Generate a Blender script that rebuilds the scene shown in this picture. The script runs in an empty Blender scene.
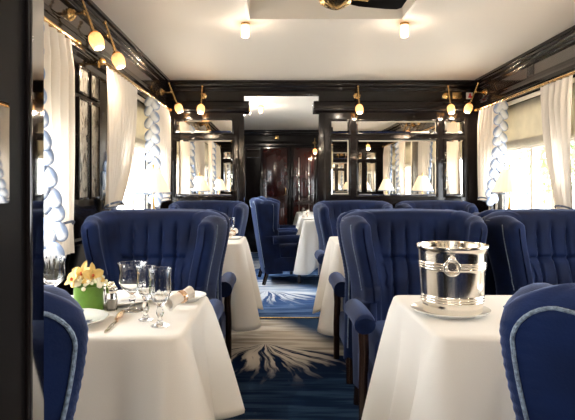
import bpy, bmesh, math, random
from math import sin, cos, pi, sqrt, exp, atan2, radians
from mathutils import Vector, Matrix
random.seed(7)
S = bpy.context.scene
C = S.collection

# ------------------------------------------------------------------ materials
def new_mat(name):
    m = bpy.data.materials.new(name); m.use_nodes = True
    nt = m.node_tree
    return m, nt, nt.nodes['Principled BSDF']

def pmat(name, col, rough=0.5, metal=0.0, coat=0.0, sheen=0.0, sheen_tint=(1,1,1), spec=0.5,
         vary=0.0, vscale=8.0, bump=0.0, bscale=60.0, trans=0.0, emit=None, estr=0.0, ior=1.5):
    m, nt, b = new_mat(name)
    b.inputs['Base Color'].default_value = (*col, 1)
    b.inputs['Roughness'].default_value = rough
    b.inputs['Metallic'].default_value = metal
    b.inputs['Coat Weight'].default_value = coat
    b.inputs['Coat Roughness'].default_value = 0.03
    b.inputs['Sheen Weight'].default_value = sheen
    b.inputs['Sheen Tint'].default_value = (*sheen_tint, 1)
    b.inputs['Sheen Roughness'].default_value = 0.35
    b.inputs['Specular IOR Level'].default_value = spec
    b.inputs['Transmission Weight'].default_value = trans
    b.inputs['IOR'].default_value = ior
    if emit:
        b.inputs['Emission Color'].default_value = (*emit, 1)
        b.inputs['Emission Strength'].default_value = estr
    tc = nt.nodes.new('ShaderNodeTexCoord')
    if vary:
        n = nt.nodes.new('ShaderNodeTexNoise'); n.inputs['Scale'].default_value = vscale; n.inputs['Detail'].default_value = 3
        nt.links.new(tc.outputs['Object'], n.inputs['Vector'])
        r = nt.nodes.new('ShaderNodeMapRange'); r.inputs['From Min'].default_value = 0.3; r.inputs['From Max'].default_value = 0.7
        r.inputs['To Min'].default_value = 1 - vary; r.inputs['To Max'].default_value = 1 + vary
        nt.links.new(n.outputs['Fac'], r.inputs['Value'])
        mx = nt.nodes.new('ShaderNodeMix'); mx.data_type = 'RGBA'; mx.blend_type = 'MULTIPLY'; mx.inputs['Factor'].default_value = 1
        mx.inputs[6].default_value = (*col, 1)
        nt.links.new(r.outputs['Result'], mx.inputs[7]); nt.links.new(mx.outputs[2], b.inputs['Base Color'])
    if bump:
        n2 = nt.nodes.new('ShaderNodeTexNoise'); n2.inputs['Scale'].default_value = bscale; n2.inputs['Detail'].default_value = 2
        nt.links.new(tc.outputs['Object'], n2.inputs['Vector'])
        bp = nt.nodes.new('ShaderNodeBump'); bp.inputs['Strength'].default_value = bump; bp.inputs['Distance'].default_value = 0.005
        nt.links.new(n2.outputs['Fac'], bp.inputs['Height']); nt.links.new(bp.outputs['Normal'], b.inputs['Normal'])
    return m

def translucent(name, col, tcol, fac=0.5, vary=0.0, vscale=20, emit=0.0):
    m, nt, b = new_mat(name)
    out = nt.nodes['Material Output']
    b.inputs['Base Color'].default_value = (*col, 1); b.inputs['Roughness'].default_value = 0.7
    t = nt.nodes.new('ShaderNodeBsdfTranslucent'); t.inputs['Color'].default_value = (*tcol, 1)
    mx = nt.nodes.new('ShaderNodeMixShader'); mx.inputs['Fac'].default_value = fac
    nt.links.new(b.outputs[0], mx.inputs[1]); nt.links.new(t.outputs[0], mx.inputs[2])
    nt.links.new(mx.outputs[0], out.inputs['Surface'])
    if emit:
        b.inputs['Emission Color'].default_value = (*tcol, 1); b.inputs['Emission Strength'].default_value = emit
    if vary:
        tc = nt.nodes.new('ShaderNodeTexCoord')
        n = nt.nodes.new('ShaderNodeTexNoise'); n.inputs['Scale'].default_value = vscale; n.inputs['Detail'].default_value = 4
        nt.links.new(tc.outputs['Object'], n.inputs['Vector'])
        for (tgt, c) in ((b.inputs['Base Color'], col), (t.inputs['Color'], tcol)):
            r = nt.nodes.new('ShaderNodeValToRGB')
            r.color_ramp.elements[0].position = 0.35; r.color_ramp.elements[1].position = 0.65
            r.color_ramp.elements[0].color = (*[x*(1-vary) for x in c], 1); r.color_ramp.elements[1].color = (*c, 1)
            nt.links.new(n.outputs['Fac'], r.inputs['Fac']); nt.links.new(r.outputs['Color'], tgt)
    return m

def thin_glass(name, tint=(1,1,1), refl=0.06):
    m, nt, b = new_mat(name); nt.nodes.remove(b)
    out = nt.nodes['Material Output']
    t = nt.nodes.new('ShaderNodeBsdfTransparent'); t.inputs['Color'].default_value = (*tint, 1)
    g = nt.nodes.new('ShaderNodeBsdfGlossy'); g.inputs['Roughness'].default_value = 0.02
    lw = nt.nodes.new('ShaderNodeLayerWeight'); lw.inputs['Blend'].default_value = 0.5
    pw = nt.nodes.new('ShaderNodeMath'); pw.operation = 'POWER'; pw.inputs[1].default_value = 5
    nt.links.new(lw.outputs['Facing'], pw.inputs[0])
    f = nt.nodes.new('ShaderNodeMath'); f.operation = 'MULTIPLY_ADD'; f.inputs[1].default_value = 0.8; f.inputs[2].default_value = 0.03
    nt.links.new(pw.outputs[0], f.inputs[0])
    mx = nt.nodes.new('ShaderNodeMixShader')
    nt.links.new(f.outputs[0], mx.inputs['Fac']); nt.links.new(t.outputs[0], mx.inputs[1]); nt.links.new(g.outputs[0], mx.inputs[2])
    nt.links.new(mx.outputs[0], out.inputs['Surface'])
    return m

M = {}
M['velvet'] = pmat('blue_velvet', (0.0040, 0.0115, 0.050), 0.65, sheen=0.42, sheen_tint=(0.42, 0.56, 1.0), spec=0.15, vary=0.55, vscale=4.5, bump=0.15, bscale=220)
M['cord'] = pmat('grey_blue_cord', (0.18, 0.23, 0.30), 0.7, vary=0.5, vscale=160, bump=0.6, bscale=240)
M['lacquer'] = pmat('black_lacquer', (0.008, 0.006, 0.006), 0.11, coat=0.08, spec=0.32)
M['dull'] = pmat('dull_black_lacquer', (0.006, 0.005, 0.005), 0.4, spec=0.04)
M['frieze'] = pmat('brown_lacquer', (0.042, 0.029, 0.024), 0.12, coat=0.7, vary=0.25, vscale=5)
M['mahogany'] = pmat('red_mahogany', (0.038, 0.007, 0.005), 0.2, coat=0.3, vary=0.5, vscale=6)
M['leg'] = pmat('dark_wood', (0.022, 0.010, 0.007), 0.25, coat=0.3)
M['linen'] = pmat('white_linen', (0.80, 0.77, 0.72), 0.85, sheen=0.1, bump=0.12, bscale=420)
M['napkin'] = pmat('napkin_linen', (0.82, 0.76, 0.68), 0.85, bump=0.2, bscale=300)
M['ceiling'] = pmat('cream_paint', (0.80, 0.745, 0.67), 0.6)
M['brass'] = pmat('aged_brass', (0.66, 0.43, 0.17), 0.24, metal=1.0, vary=0.35, vscale=40)
M['silver'] = pmat('polished_silver', (0.90, 0.85, 0.77), 0.17, metal=1.0)
M['mirror'] = pmat('mirror', (0.90, 0.88, 0.83), 0.01, metal=1.0)
M['smokemirror'] = pmat('dark_mirror', (0.36, 0.35, 0.34), 0.03, metal=1.0)
M['china'] = pmat('white_china', (0.82, 0.81, 0.77), 0.12, coat=0.5)
M['glassware'] = pmat('crystal', (1, 1, 1), 0.015, trans=1.0, ior=1.42)
M['pane'] = thin_glass('window_glass')
M['curtain'] = translucent('cream_curtain', (0.80, 0.74, 0.66), (0.75, 0.66, 0.55), 0.28)
M['blind'] = translucent('beige_blind', (0.52, 0.47, 0.37), (0.62, 0.55, 0.42), 0.35, vary=0.15, vscale=9)
M['shade'] = translucent('pleated_silk', (0.78, 0.70, 0.60), (0.90, 0.74, 0.56), 0.28)
M['tulip'] = translucent('alabaster_glass', (0.85, 0.70, 0.50), (1.0, 0.72, 0.42), 0.65, vary=0.40, vscale=40, emit=0.45)
M['frost'] = translucent('frosted_glass', (0.9, 0.78, 0.6), (1.0, 0.82, 0.55), 0.6, emit=1.2)
M['dimbulb'] = pmat('dim_bulb', (1, .9, .7), 0.4, emit=(1.0, 0.80, 0.52), estr=3.0)
M['bulb'] = pmat('bulb', (1, .9, .7), 0.4, emit=(1.0, 0.80, 0.50), estr=9)
M['cream_frame'] = pmat('cream_sash', (0.72, 0.65, 0.54), 0.4)
M['green'] = pmat('leaf_green', (0.10, 0.22, 0.02), 0.35, vary=0.2, vscale=25)
M['petal'] = pmat('yellow_petal', (0.88, 0.64, 0.22), 0.6, vary=0.15, vscale=30)
M['throat'] = pmat('orange_throat', (0.60, 0.12, 0.02), 0.5)
M['whiteflower'] = pmat('white_blossom', (0.85, 0.80, 0.62), 0.7)
M['rosegold'] = pmat('rose_gold', (0.82, 0.58, 0.40), 0.2, metal=1.0)
M['red'] = pmat('red_enamel', (0.55, 0.02, 0.02), 0.3)
M['salt'] = pmat('salt', (0.85, 0.82, 0.76), 0.8)
M['vent'] = pmat('grille', (0.05, 0.04, 0.036), 0.4)
M['ground'] = pmat('pale_platform', (0.55, 0.54, 0.50), 0.9, vary=0.1, vscale=2)
M['leaf'] = pmat('tree_leaf', (0.16, 0.24, 0.08), 0.7, vary=0.4, vscale=3)
M['bark'] = pmat('tree_bark', (0.15, 0.11, 0.08), 0.9)
M['paleroof'] = pmat('pale_timber', (0.75, 0.73, 0.69), 0.7)
M['tassel'] = pmat('striped_rope', (0.12, 0.15, 0.22), 0.8, vary=0.9, vscale=55)

def attr_mat(name, rough=0.7):
    m, nt, b = new_mat(name)
    a = nt.nodes.new('ShaderNodeAttribute'); a.attribute_name = 'Col'
    nt.links.new(a.outputs['Color'], b.inputs['Base Color']); b.inputs['Roughness'].default_value = rough
    return m
M['trimcol'] = attr_mat('shell_trim')

def inlay_mat():
    m, nt, b = new_mat('etched_glass')
    tc = nt.nodes.new('ShaderNodeTexCoord')
    mp = nt.nodes.new('ShaderNodeMapping'); mp.inputs['Scale'].default_value = (1, 26, 9)
    n = nt.nodes.new('ShaderNodeTexNoise'); n.inputs['Scale'].default_value = 1.3; n.inputs['Detail'].default_value = 3; n.inputs['Distortion'].default_value = 1.6
    r = nt.nodes.new('ShaderNodeValToRGB')
    e = r.color_ramp.elements; e[0].position = 0.36; e[0].color = (0.10, 0.09, 0.075, 1); e[1].position = 0.52; e[1].color = (0.56, 0.53, 0.46, 1)
    x = e.new(0.70); x.color = (0.36, 0.33, 0.28, 1)
    nt.links.new(tc.outputs['Object'], mp.inputs['Vector']); nt.links.new(mp.outputs[0], n.inputs['Vector'])
    nt.links.new(n.outputs['Fac'], r.inputs['Fac']); nt.links.new(r.outputs['Color'], b.inputs['Base Color'])
    b.inputs['Roughness'].default_value = 0.25; b.inputs['Metallic'].default_value = 0.35
    bp = nt.nodes.new('ShaderNodeBump'); bp.inputs['Strength'].default_value = 0.5; bp.inputs['Distance'].default_value = 0.004
    nt.links.new(n.outputs['Fac'], bp.inputs['Height']); nt.links.new(bp.outputs['Normal'], b.inputs['Normal'])
    return m
M['inlay'] = inlay_mat()

def carpet_mat():
    m, nt, b = new_mat('figured_carpet')
    L = nt.links
    def mth(op, a, b2=None, c=None):
        n = nt.nodes.new('ShaderNodeMath'); n.operation = op
        for i, v in enumerate((a, b2, c)):
            if v is None: continue
            if isinstance(v, (int, float)): n.inputs[i].default_value = v
            else: L.new(v, n.inputs[i])
        return n.outputs[0]
    def comb(x, y, z=0.0):
        n = nt.nodes.new('ShaderNodeCombineXYZ')
        for i, v in enumerate((x, y, z)):
            if isinstance(v, (int, float)): n.inputs[i].default_value = v
            else: L.new(v, n.inputs[i])
        return n.outputs[0]
    def noise(vec, scale, detail=3):
        n = nt.nodes.new('ShaderNodeTexNoise'); n.inputs['Scale'].default_value = scale; n.inputs['Detail'].default_value = detail
        L.new(vec, n.inputs['Vector']); return n.outputs['Fac']
    def smooth(v, lo, hi):
        n = nt.nodes.new('ShaderNodeMapRange'); n.interpolation_type = 'SMOOTHSTEP'
        n.inputs['From Min'].default_value = lo; n.inputs['From Max'].default_value = hi
        L.new(v, n.inputs['Value']); return n.outputs[0]
    def mix(f, a, c):
        n = nt.nodes.new('ShaderNodeMix'); n.data_type = 'RGBA'
        L.new(f, n.inputs[0])
        for i, v in ((6, a), (7, c)):
            if isinstance(v, tuple): n.inputs[i].default_value = (*v, 1)
            else: L.new(v, n.inputs[i])
        return n.outputs[2]
    tc = nt.nodes.new('ShaderNodeTexCoord')
    sp = nt.nodes.new('ShaderNodeSeparateXYZ'); L.new(tc.outputs['Object'], sp.inputs[0])
    x, y = sp.outputs[0], sp.outputs[1]
    wob = mth('MULTIPLY', mth('SUBTRACT', noise(comb(x, y), 2.5), 0.5), 0.16)
    u = mth('ADD', mth('SUBTRACT', mth('FLOORED_MODULO', mth('ADD', x, 0.85), 1.5), 0.75), wob)      # peak at x = -0.10
    v = mth('SUBTRACT', mth('FLOORED_MODULO', mth('ADD', mth('SUBTRACT', 3.97, y), 0.72), 2.03), 0.72)
    r = mth('SQRT', mth('ADD', mth('MULTIPLY', u, u), mth('MULTIPLY', v, v)))
    ang = mth('ARCTAN2', u, v)
    rays = noise(comb(mth('MULTIPLY', ang, 5.0), mth('MULTIPLY', r, 1.1)), 1.5, 4)
    rays = smooth(mth('SUBTRACT', rays, mth('MULTIPLY', r, 0.14)), 0.40, 0.50)
    horiz = smooth(noise(comb(mth('MULTIPLY', x, 1.3), mth('MULTIPLY', y, 11.0)), 1.6, 4), 0.40, 0.62)
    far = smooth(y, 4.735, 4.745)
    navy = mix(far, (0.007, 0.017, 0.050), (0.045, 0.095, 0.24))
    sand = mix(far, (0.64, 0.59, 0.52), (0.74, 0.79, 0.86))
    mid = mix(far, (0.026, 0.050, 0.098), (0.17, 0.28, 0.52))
    # mountain: dark body with light rays
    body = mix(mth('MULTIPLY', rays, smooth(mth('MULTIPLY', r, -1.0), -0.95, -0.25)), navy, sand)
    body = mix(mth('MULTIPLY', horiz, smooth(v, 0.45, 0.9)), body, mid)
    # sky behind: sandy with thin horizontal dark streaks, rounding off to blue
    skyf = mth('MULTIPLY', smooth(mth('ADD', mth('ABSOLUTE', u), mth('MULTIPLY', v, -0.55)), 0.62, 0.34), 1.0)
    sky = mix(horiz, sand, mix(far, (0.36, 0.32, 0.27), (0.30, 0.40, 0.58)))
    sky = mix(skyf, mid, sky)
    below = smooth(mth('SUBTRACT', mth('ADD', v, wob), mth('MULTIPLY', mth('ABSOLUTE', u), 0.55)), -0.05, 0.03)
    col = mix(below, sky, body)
    # large dark rings woven towards the right of the aisle
    ring = mth('ADD', mth('POWER', mth('SUBTRACT', x, 0.72), 2.0), mth('POWER', mth('SUBTRACT', y, 2.75), 2.0))
    ringm = smooth(ring, 0.46, 0.43)
    col = mix(ringm, col, mix(mth('MULTIPLY', horiz, 0.6), (0.008, 0.020, 0.055), (0.05, 0.10, 0.18)))
    fuzz = noise(tc.outputs['Object'], 180, 2)
    col2 = mix(mth('MULTIPLY', fuzz, 0.15), col, (0.01, 0.015, 0.03))
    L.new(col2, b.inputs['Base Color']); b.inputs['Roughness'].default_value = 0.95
    b.inputs['Specular IOR Level'].default_value = 0.0
    bp = nt.nodes.new('ShaderNodeBump'); bp.inputs['Strength'].default_value = 0.5; bp.inputs['Distance'].default_value = 0.004
    L.new(fuzz, bp.inputs['Height']); L.new(bp.outputs[0], b.inputs['Normal'])
    return m
M['carpet'] = carpet_mat()

# ------------------------------------------------------------------ mesh helpers
class MB:
    def __init__(s): s.v = []; s.f = []; s.c = None
    def add(s, vs, fs):
        o = len(s.v); s.v += [tuple(p) for p in vs]; s.f += [tuple(i + o for i in f) for f in fs]; return s
    def box(s, x0, x1, y0, y1, z0, z1, bev=0.0, seg=2):
        bm = bmesh.new(); bmesh.ops.create_cube(bm, size=1)
        for p in bm.verts: p.co = ((x0+x1)/2 + p.co.x*(x1-x0), (y0+y1)/2 + p.co.y*(y1-y0), (z0+z1)/2 + p.co.z*(z1-z0))
        if bev: bmesh.ops.bevel(bm, geom=bm.edges[:], offset=bev, segments=seg, profile=0.5, affect='EDGES')
        bm.verts.index_update()
        s.add([p.co[:] for p in bm.verts], [[q.index for q in f.verts] for f in bm.faces]); bm.free(); return s
    def tube(s, path, rad, n=10, cap=True):
        P = [Vector(p) for p in path]; k = len(P)
        R = rad if callable(rad) else (lambda t: rad)
        t0 = (P[1]-P[0]).normalized(); up = Vector((0,0,1)) if abs(t0.z) < 0.9 else Vector((1,0,0))
        nrm = t0.cross(up).normalized(); vs = []
        for i in range(k):
            t = (P[min(i+1,k-1)] - P[max(i-1,0)]).normalized()
            nrm = (nrm - t*nrm.dot(t)).normalized(); bn = t.cross(nrm); r = R(i/(k-1))
            vs += [P[i] + (nrm*cos(2*pi*j/n) + bn*sin(2*pi*j/n))*r for j in range(n)]
        fs = [(i*n+j, i*n+(j+1)%n, (i+1)*n+(j+1)%n, (i+1)*n+j) for i in range(k-1) for j in range(n)]
        if cap: fs += [tuple(range(n))[::-1], tuple((k-1)*n+j for j in range(n))]
        return s.add(vs, fs)
    def lathe(s, prof, n=24, c=(0,0,0), ax='z', wave=None):
        vs = []
        for i, (r, z) in enumerate(prof):
            for j in range(n):
                a = 2*pi*j/n; rr = r*(wave(a, i) if wave else 1)
                p = (rr*cos(a), rr*sin(a), z)
                if ax == 'y': p = (p[0], p[2], p[1])
                if ax == 'x': p = (p[2], p[0], p[1])
                vs.append((p[0]+c[0], p[1]+c[1], p[2]+c[2]))
        k = len(prof)
        fs = [(i*n+j, i*n+(j+1)%n, (i+1)*n+(j+1)%n, (i+1)*n+j) for i in range(k-1) for j in range(n)]
        if prof[0][0] > 1e-4 and s_cap(prof, 0): fs.append(tuple(range(n))[::-1])
        if prof[-1][0] > 1e-4 and s_cap(prof, 1): fs.append(tuple((k-1)*n+j for j in range(n)))
        return s.add(vs, fs)
    def ball(s, c, r, n=10, m=7, sc=(1,1,1), rot=None):
        vs = []
        for i in range(m+1):
            th = pi*i/m
            for j in range(n):
                a = 2*pi*j/n
                p = Vector((sin(th)*cos(a)*sc[0]*r, sin(th)*sin(a)*sc[1]*r, cos(th)*sc[2]*r))
                if rot is not None: p = rot @ p
                vs.append(p + Vector(c))
        fs = [(i*n+j, i*n+(j+1)%n, (i+1)*n+(j+1)%n, (i+1)*n+j) for i in range(m) for j in range(n)]
        return s.add(vs, fs)
    def grid(s, pts, closed=False):
        k = len(pts); n = len(pts[0]); vs = [p for row in pts for p in row]
        m = n if closed else n-1
        return s.add(vs, [(i*n+j, i*n+(j+1)%n, (i+1)*n+(j+1)%n, (i+1)*n+j) for i in range(k-1) for j in range(m)])
    def build(s, name, mat, parent=None, smooth=True, angle=40, cols=None):
        me = bpy.data.meshes.new(name); me.from_pydata(s.v, [], s.f)
        bm = bmesh.new(); bm.from_mesh(me)
        if cols is None: bmesh.ops.remove_doubles(bm, verts=bm.verts[:], dist=1e-6)
        bmesh.ops.dissolve_degenerate(bm, dist=1e-7, edges=bm.edges[:]) if cols is None else None
        bmesh.ops.recalc_face_normals(bm, faces=bm.faces[:]); bm.to_mesh(me); bm.free()
        if cols is not None:
            at = me.color_attributes.new('Col', 'FLOAT_COLOR', 'POINT')
            for i, c in enumerate(cols): at.data[i].color = (*c, 1)
        me.materials.append(mat)
        if smooth:
            me.shade_smooth()
            me.set_sharp_from_angle(angle=radians(angle))
        o = bpy.data.objects.new(name, me); C.objects.link(o)
        if parent: o.parent = parent
        return o
def s_cap(prof, end): return True

def tag(o, label=None, cat=None, group=None, kind=None):
    if label: o['label'] = label
    if cat: o['category'] = cat
    if group: o['group'] = group
    if kind: o['kind'] = kind
    return o
def empty(name, label, cat, loc=(0,0,0), rz=0.0, group=None):
    o = bpy.data.objects.new(name, None); C.objects.link(o); o.empty_display_size = 0.1
    o.location = loc; o.rotation_euler = (0,0,rz); return tag(o, label, cat, group)
def struct(name, mb, mat, parent=None, **k):
    o = mb.build(name, mat, parent, **k); o['kind'] = 'structure'; return o
def dup(root, label, loc=None, rz=None, group=None):
    r = root.copy(); C.objects.link(r); r['label'] = label
    if loc is not None: r.location = loc
    if rz is not None: r.rotation_euler = (0,0,rz)
    if group: r['group'] = group
    for ch in list(root.children):
        c = ch.copy(); C.objects.link(c); c.parent = r
        for g in list(ch.children):
            d = g.copy(); C.objects.link(d); d.parent = c
    return r
def point(name, loc, power, col, rad=0.02, parent=None):
    l = bpy.data.lights.new(name, 'POINT'); l.energy = power; l.color = col; l.shadow_soft_size = rad
    o = bpy.data.objects.new(name, l); C.objects.link(o); o.location = loc
    if parent: o.parent = parent
    return o

# ------------------------------------------------------------------ dimensions
XL, XR = -1.04, 1.87
ZC = 2.09
YB = 5.20          # face of the far partition
YN = 0.60          # face of the near partition (towards the saloon)
YE = 9.60          # end wall
YK = -2.2          # wall behind the camera
TZ = 0.735         # table height with cloth
# window openings: y0, y1 (both sides)
WZ0, WZ1 = 0.86, 1.76
WIN = [(-1.75, -0.35), (1.15, 2.62), (3.50, 4.88), (5.75, 7.15)]

# ------------------------------------------------------------------ shell
struct('floor', MB().box(XL-0.3, XR+0.3, YK, YE, -0.1, 0), M['carpet'], smooth=False)

def ceiling():
    b = MB(); cx0, cx1, cy0, cy1, d = -0.157, 0.73, 0.9, 3.26, 0.11
    b.box(XL-0.1, cx0, YK, YE, ZC, ZC+0.2); b.box(cx1, XR+0.1, YK, YE, ZC, ZC+0.2)
    b.box(cx0, cx1, YK, cy0, ZC, ZC+0.2); b.box(cx0, cx1, cy1, YE, ZC, ZC+0.2)
    b.box(cx0, cx1, cy0, cy1, ZC+d, ZC+0.2)
    return b
struct('ceiling', ceiling(), M['ceiling'], smooth=False)
b = MB(); t = 0.012
for (x0, x1, y0, y1) in ((-0.175, -0.157, 0.882, 3.278), (0.73, 0.748, 0.882, 3.278), (-0.157, 0.73, 0.882, 0.9), (-0.157, 0.73, 3.26, 3.278)):
    b.box(x0, x1, y0, y1, ZC-0.006, ZC+0.002, 0.002)
struct('trim_1', b, M['ceiling'])

def side_wall(name, xa, xb):
    b = MB(); ys = [YK] + [q for w in WIN for q in w] + [YE]
    for i in range(0, len(ys), 2): b.box(xa, xb, ys[i], ys[i+1], 0, ZC)
    for (y0, y1) in WIN:
        b.box(xa, xb, y0, y1, 0, WZ0); b.box(xa, xb, y0, y1, WZ1, ZC)
    return struct(name, b, M['lacquer'], smooth=False)
side_wall('wall_left', XL-0.12, XL); side_wall('wall_right', XR, XR+0.12)
struct('wall_back', MB().box(XL-0.1, XR+0.1, YK-0.1, YK, 0, ZC), M['frieze'], smooth=False)

# mouldings: profile (out, z) swept along a run
def run_y(b, prof, xw, sgn, y0, y1):
    a = [(xw + sgn*p, y0, z) for p, z in prof]; c = [(xw + sgn*p, y1, z) for p, z in prof]; n = len(prof)
    b.add(a + c, [(i, (i+1) % n, n+(i+1) % n, n+i) for i in range(n)] + [tuple(range(n)), tuple(range(n, 2*n))[::-1]])
def run_x(b, prof, yw, sgn, x0, x1):
    a = [(x0, yw + sgn*p, z) for p, z in prof]; c = [(x1, yw + sgn*p, z) for p, z in prof]; n = len(prof)
    b.add(a + c, [(i, (i+1) % n, n+(i+1) % n, n+i) for i in range(n)] + [tuple(range(n)), tuple(range(n, 2*n))[::-1]])
def bead(z0, z1, o0, o1, n=6):      # convex quarter-ish bead from (o0,z0) to (o1,z1)
    return [(o0 + (o1-o0)*sin(pi/2*i/n), z0 + (z1-z0)*(1-cos(pi/2*i/n))) for i in range(n+1)]
CROWN = [(0, 2.0), (0.012, 2.0)] + bead(2.004, 2.022, 0.014, 0.03) + [(0.030, 2.030), (0.036, 2.034)] + bead(2.036, 2.06, 0.038, 0.05) + [(0.05, 2.066), (0.062, 2.070), (0.062, ZC), (0, ZC)]
LOWER = [(0, 1.80), (0.02, 1.80)] + bead(1.803, 1.822, 0.022, 0.038) + [(0.038, 1.83), (0.05, 1.834), (0.05, 1.856), (0.040, 1.860)] + \
        [(0.040 - 0.010*sin(pi/2*i/5), 1.862 + 0.03*(i/5)) for i in range(6)] + [(0.028, 1.90), (0.012, 1.905), (0.012, 1.92), (0, 1.92)]
for nm, xw, sg in (('left', XL, 1), ('right', XR, -1)):
    b = MB()
    for (ya, yb) in ((YN, YB), (YB+0.1, YE), (YK, 0.5)):
        run_y(b, CROWN, xw, sg, ya, yb); run_y(b, LOWER, xw, sg, ya, yb)
    struct('trim_%d' % (2 if sg > 0 else 3), b, M['lacquer'], angle=25)
    b = MB()
    for (ya, yb) in ((YN, YB), (YB+0.1, YE), (YK, 0.5)):
        b.box(min(xw, xw+sg*0.006), max(xw, xw+sg*0.006), ya, yb, 1.92, 2.0)
    struct('trim_%d' % (4 if sg > 0 else 5), b, M['frieze'], smooth=False)
    # dado rail and raised panels under the windows
    b = MB()
    for (ya, yb) in ((YN, YB), (YB+0.1, YE)):
        run_y(b, [(0, 0.80), (0.015, 0.80), (0.028, 0.812), (0.028, 0.828), (0.012, 0.84), (0, 0.84)], xw, sg, ya, yb)
        run_y(b, [(0, 0), (0.02, 0), (0.02, 0.09), (0.01, 0.11), (0, 0.11)], xw, sg, ya, yb)
    struct('baseboard_' + nm, b, M['lacquer'], angle=30)

# windows: sash frame, pane (both sides); the carriage's own windows
wn = 0
for xw, sg in ((XL, 1), (XR, -1)):
    for (y0, y1) in WIN:
        wn += 1; b = MB(); f = 0.045
        xa, xb = sorted((xw - sg*0.085, xw - sg*0.03))
        for (p, q, r, s_) in ((y0, y0+f, WZ0, WZ1), (y1-f, y1, WZ0, WZ1), (y0+f, y1-f, WZ0, WZ0+f), (y0+f, y1-f, WZ1-f, WZ1), (y0+f, y1-f, 1.40, 1.435)):
            b.box(xa, xb, p, q, r, s_, 0.006)
        ym = (y0+y1)/2; b.box(xa, xb, ym-0.018, ym+0.018, WZ0+f, 1.40, 0.004)
        xc, xd = sorted((xw + sg*0.02, xw - sg*0.085))
        for (p, q, r, s_) in ((y0-0.03, y0, WZ0-0.03, WZ1+0.03), (y1, y1+0.03, WZ0-0.03, WZ1+0.03), (y0, y1, WZ1, WZ1+0.03), (y0, y1, WZ0-0.03, WZ0)):
            xe, xg = sorted((xw, xw + sg*0.016)); b.box(xe, xg, p, q, r, s_, 0.004)
        w = struct('window_%d' % wn, b, M['cream_frame'])
        xp = xw - sg*0.058
        p = MB().box(xp-0.002, xp+0.002, y0+f*0.6, y1-f*0.6, WZ0+f*0.6, WZ1-f*0.6).build('pane', M['pane'], w, smooth=False)
        l = bpy.data.lights.new('daylight_portal', 'AREA'); l.shape = 'RECTANGLE'; l.size = y1-y0; l.size_y = WZ1-WZ0
        l.cycles.is_portal = True
        lo = bpy.data.objects.new('daylight_portal', l); C.objects.link(lo)
        lo.location = (xw - sg*0.14, ym, (WZ0+WZ1)/2)
        lo.rotation_euler = (radians(90), 0, radians(-90 if sg > 0 else 90))

# ------------------------------------------------------------------ partitions
def partition(name, y0, y1, ox0, ox1, faces, panels, mat='lacquer'):
    """dark lacquer partition y0..y1 with an opening ox0..ox1; faces: (y, sign) of decorated faces"""
    b = MB()
    b.box(XL, ox0, y0, y1, 0, ZC); b.box(ox1, XR, y0, y1, 0, ZC); b.box(ox0, ox1, y0, y1, 1.968, ZC)
    for (yf, sg) in faces:
        run_x(b, CROWN, yf, sg, XL, XR)
        for (xa, xb) in ((XL, ox0+0.05), (ox1-0.05, XR)):
            run_x(b, [(o*1.15, z) for o, z in LOWER if z < 1.90] + [(0.02, 1.905), (0, 1.905)], yf, sg, xa, xb)
        # capitals of the mouldings returning into the opening
        ya, yb = sorted((yf, yf + sg*0.02))
        for (xa, xb, za, zb) in panels:          # raised frame round every mirror
            f = 0.014; xa -= 0.002; xb += 0.002; za -= 0.002; zb += 0.002
            yq, yr = sorted((yf, yf + sg*0.012))
            b.box(xa-f, xa, yq, yr, za-f, zb+f, 0.004); b.box(xb, xb+f, yq, yr, za-f, zb+f, 0.004)
            b.box(xa, xb, yq, yr, zb, zb+f, 0.004); b.box(xa, xb, yq, yr, za-f, za, 0.004)
        for (xa, xb) in ((ox0-0.095, ox0-0.012), (ox1+0.012, ox1+0.095)):   # fluted door posts
            for k in range(1):
                xx = xa + 0.042
                yq, yr = sorted((yf, yf + sg*0.01)); b.box(xx-0.007, xx+0.007, yq, yr, 0.12, 1.77, 0.003)
    for xx in (ox0, ox1):                        # moulding ends returning through the opening
        s2 = 1 if xx == ox0 else -1
        xa, xb = sorted((xx, xx + s2*0.05)); b.box(xa, xb, y0-0.03, y1+0.03, 1.85, 1.905, 0.008)
    return struct(name, b, M[mat], angle=30)
PAN = [(-0.944, -0.417, 1.615, 1.73), (-0.944, -0.417, 1.03, 1.545), (0.505, 0.667, 1.61, 1.722), (0.505, 0.667, 1.04, 1.548),
       (0.75, 1.48, 1.61, 1.722), (0.75, 1.48, 1.03, 1.545), (1.56, 1.73, 1.61, 1.722), (1.56, 1.73, 1.03, 1.545)]
partition('wall_far', YB, YB+0.1, -0.306, 0.389, [(YB, -1), (YB+0.1, 1)], PAN)
near = partition('wall_near', 0.44, YN, -0.252, 0.41, [(YN, 1)], PAN, 'dull')
def mirror(yf, sg, p, label, group=None):
    xa, xb, za, zb = p; w = 0.014
    vs = [(xa, yf, za), (xb, yf, za), (xb, yf, zb), (xa, yf, zb)]
    yo = yf + sg*0.004
    vs += [(xa, yf+sg*0.0005, za), (xb, yf+sg*0.0005, za), (xb, yf+sg*0.0005, zb), (xa, yf+sg*0.0005, zb)]
    vs += [(xa+w, yo, za+w), (xb-w, yo, za+w), (xb-w, yo, zb-w), (xa+w, yo, zb-w)]
    fs = [(0, 1, 2, 3), (8, 9, 10, 11)] + [(i, (i+1) % 4, 4+(i+1) % 4, 4+i) for i in range(4)] + [(4+i, 4+(i+1) % 4, 8+(i+1) % 4, 8+i) for i in range(4)]
    o = MB().add(vs, fs).build('wall_mirror', M['mirror'], smooth=False)
    return tag(o, label, 'mirror', group)
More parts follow.
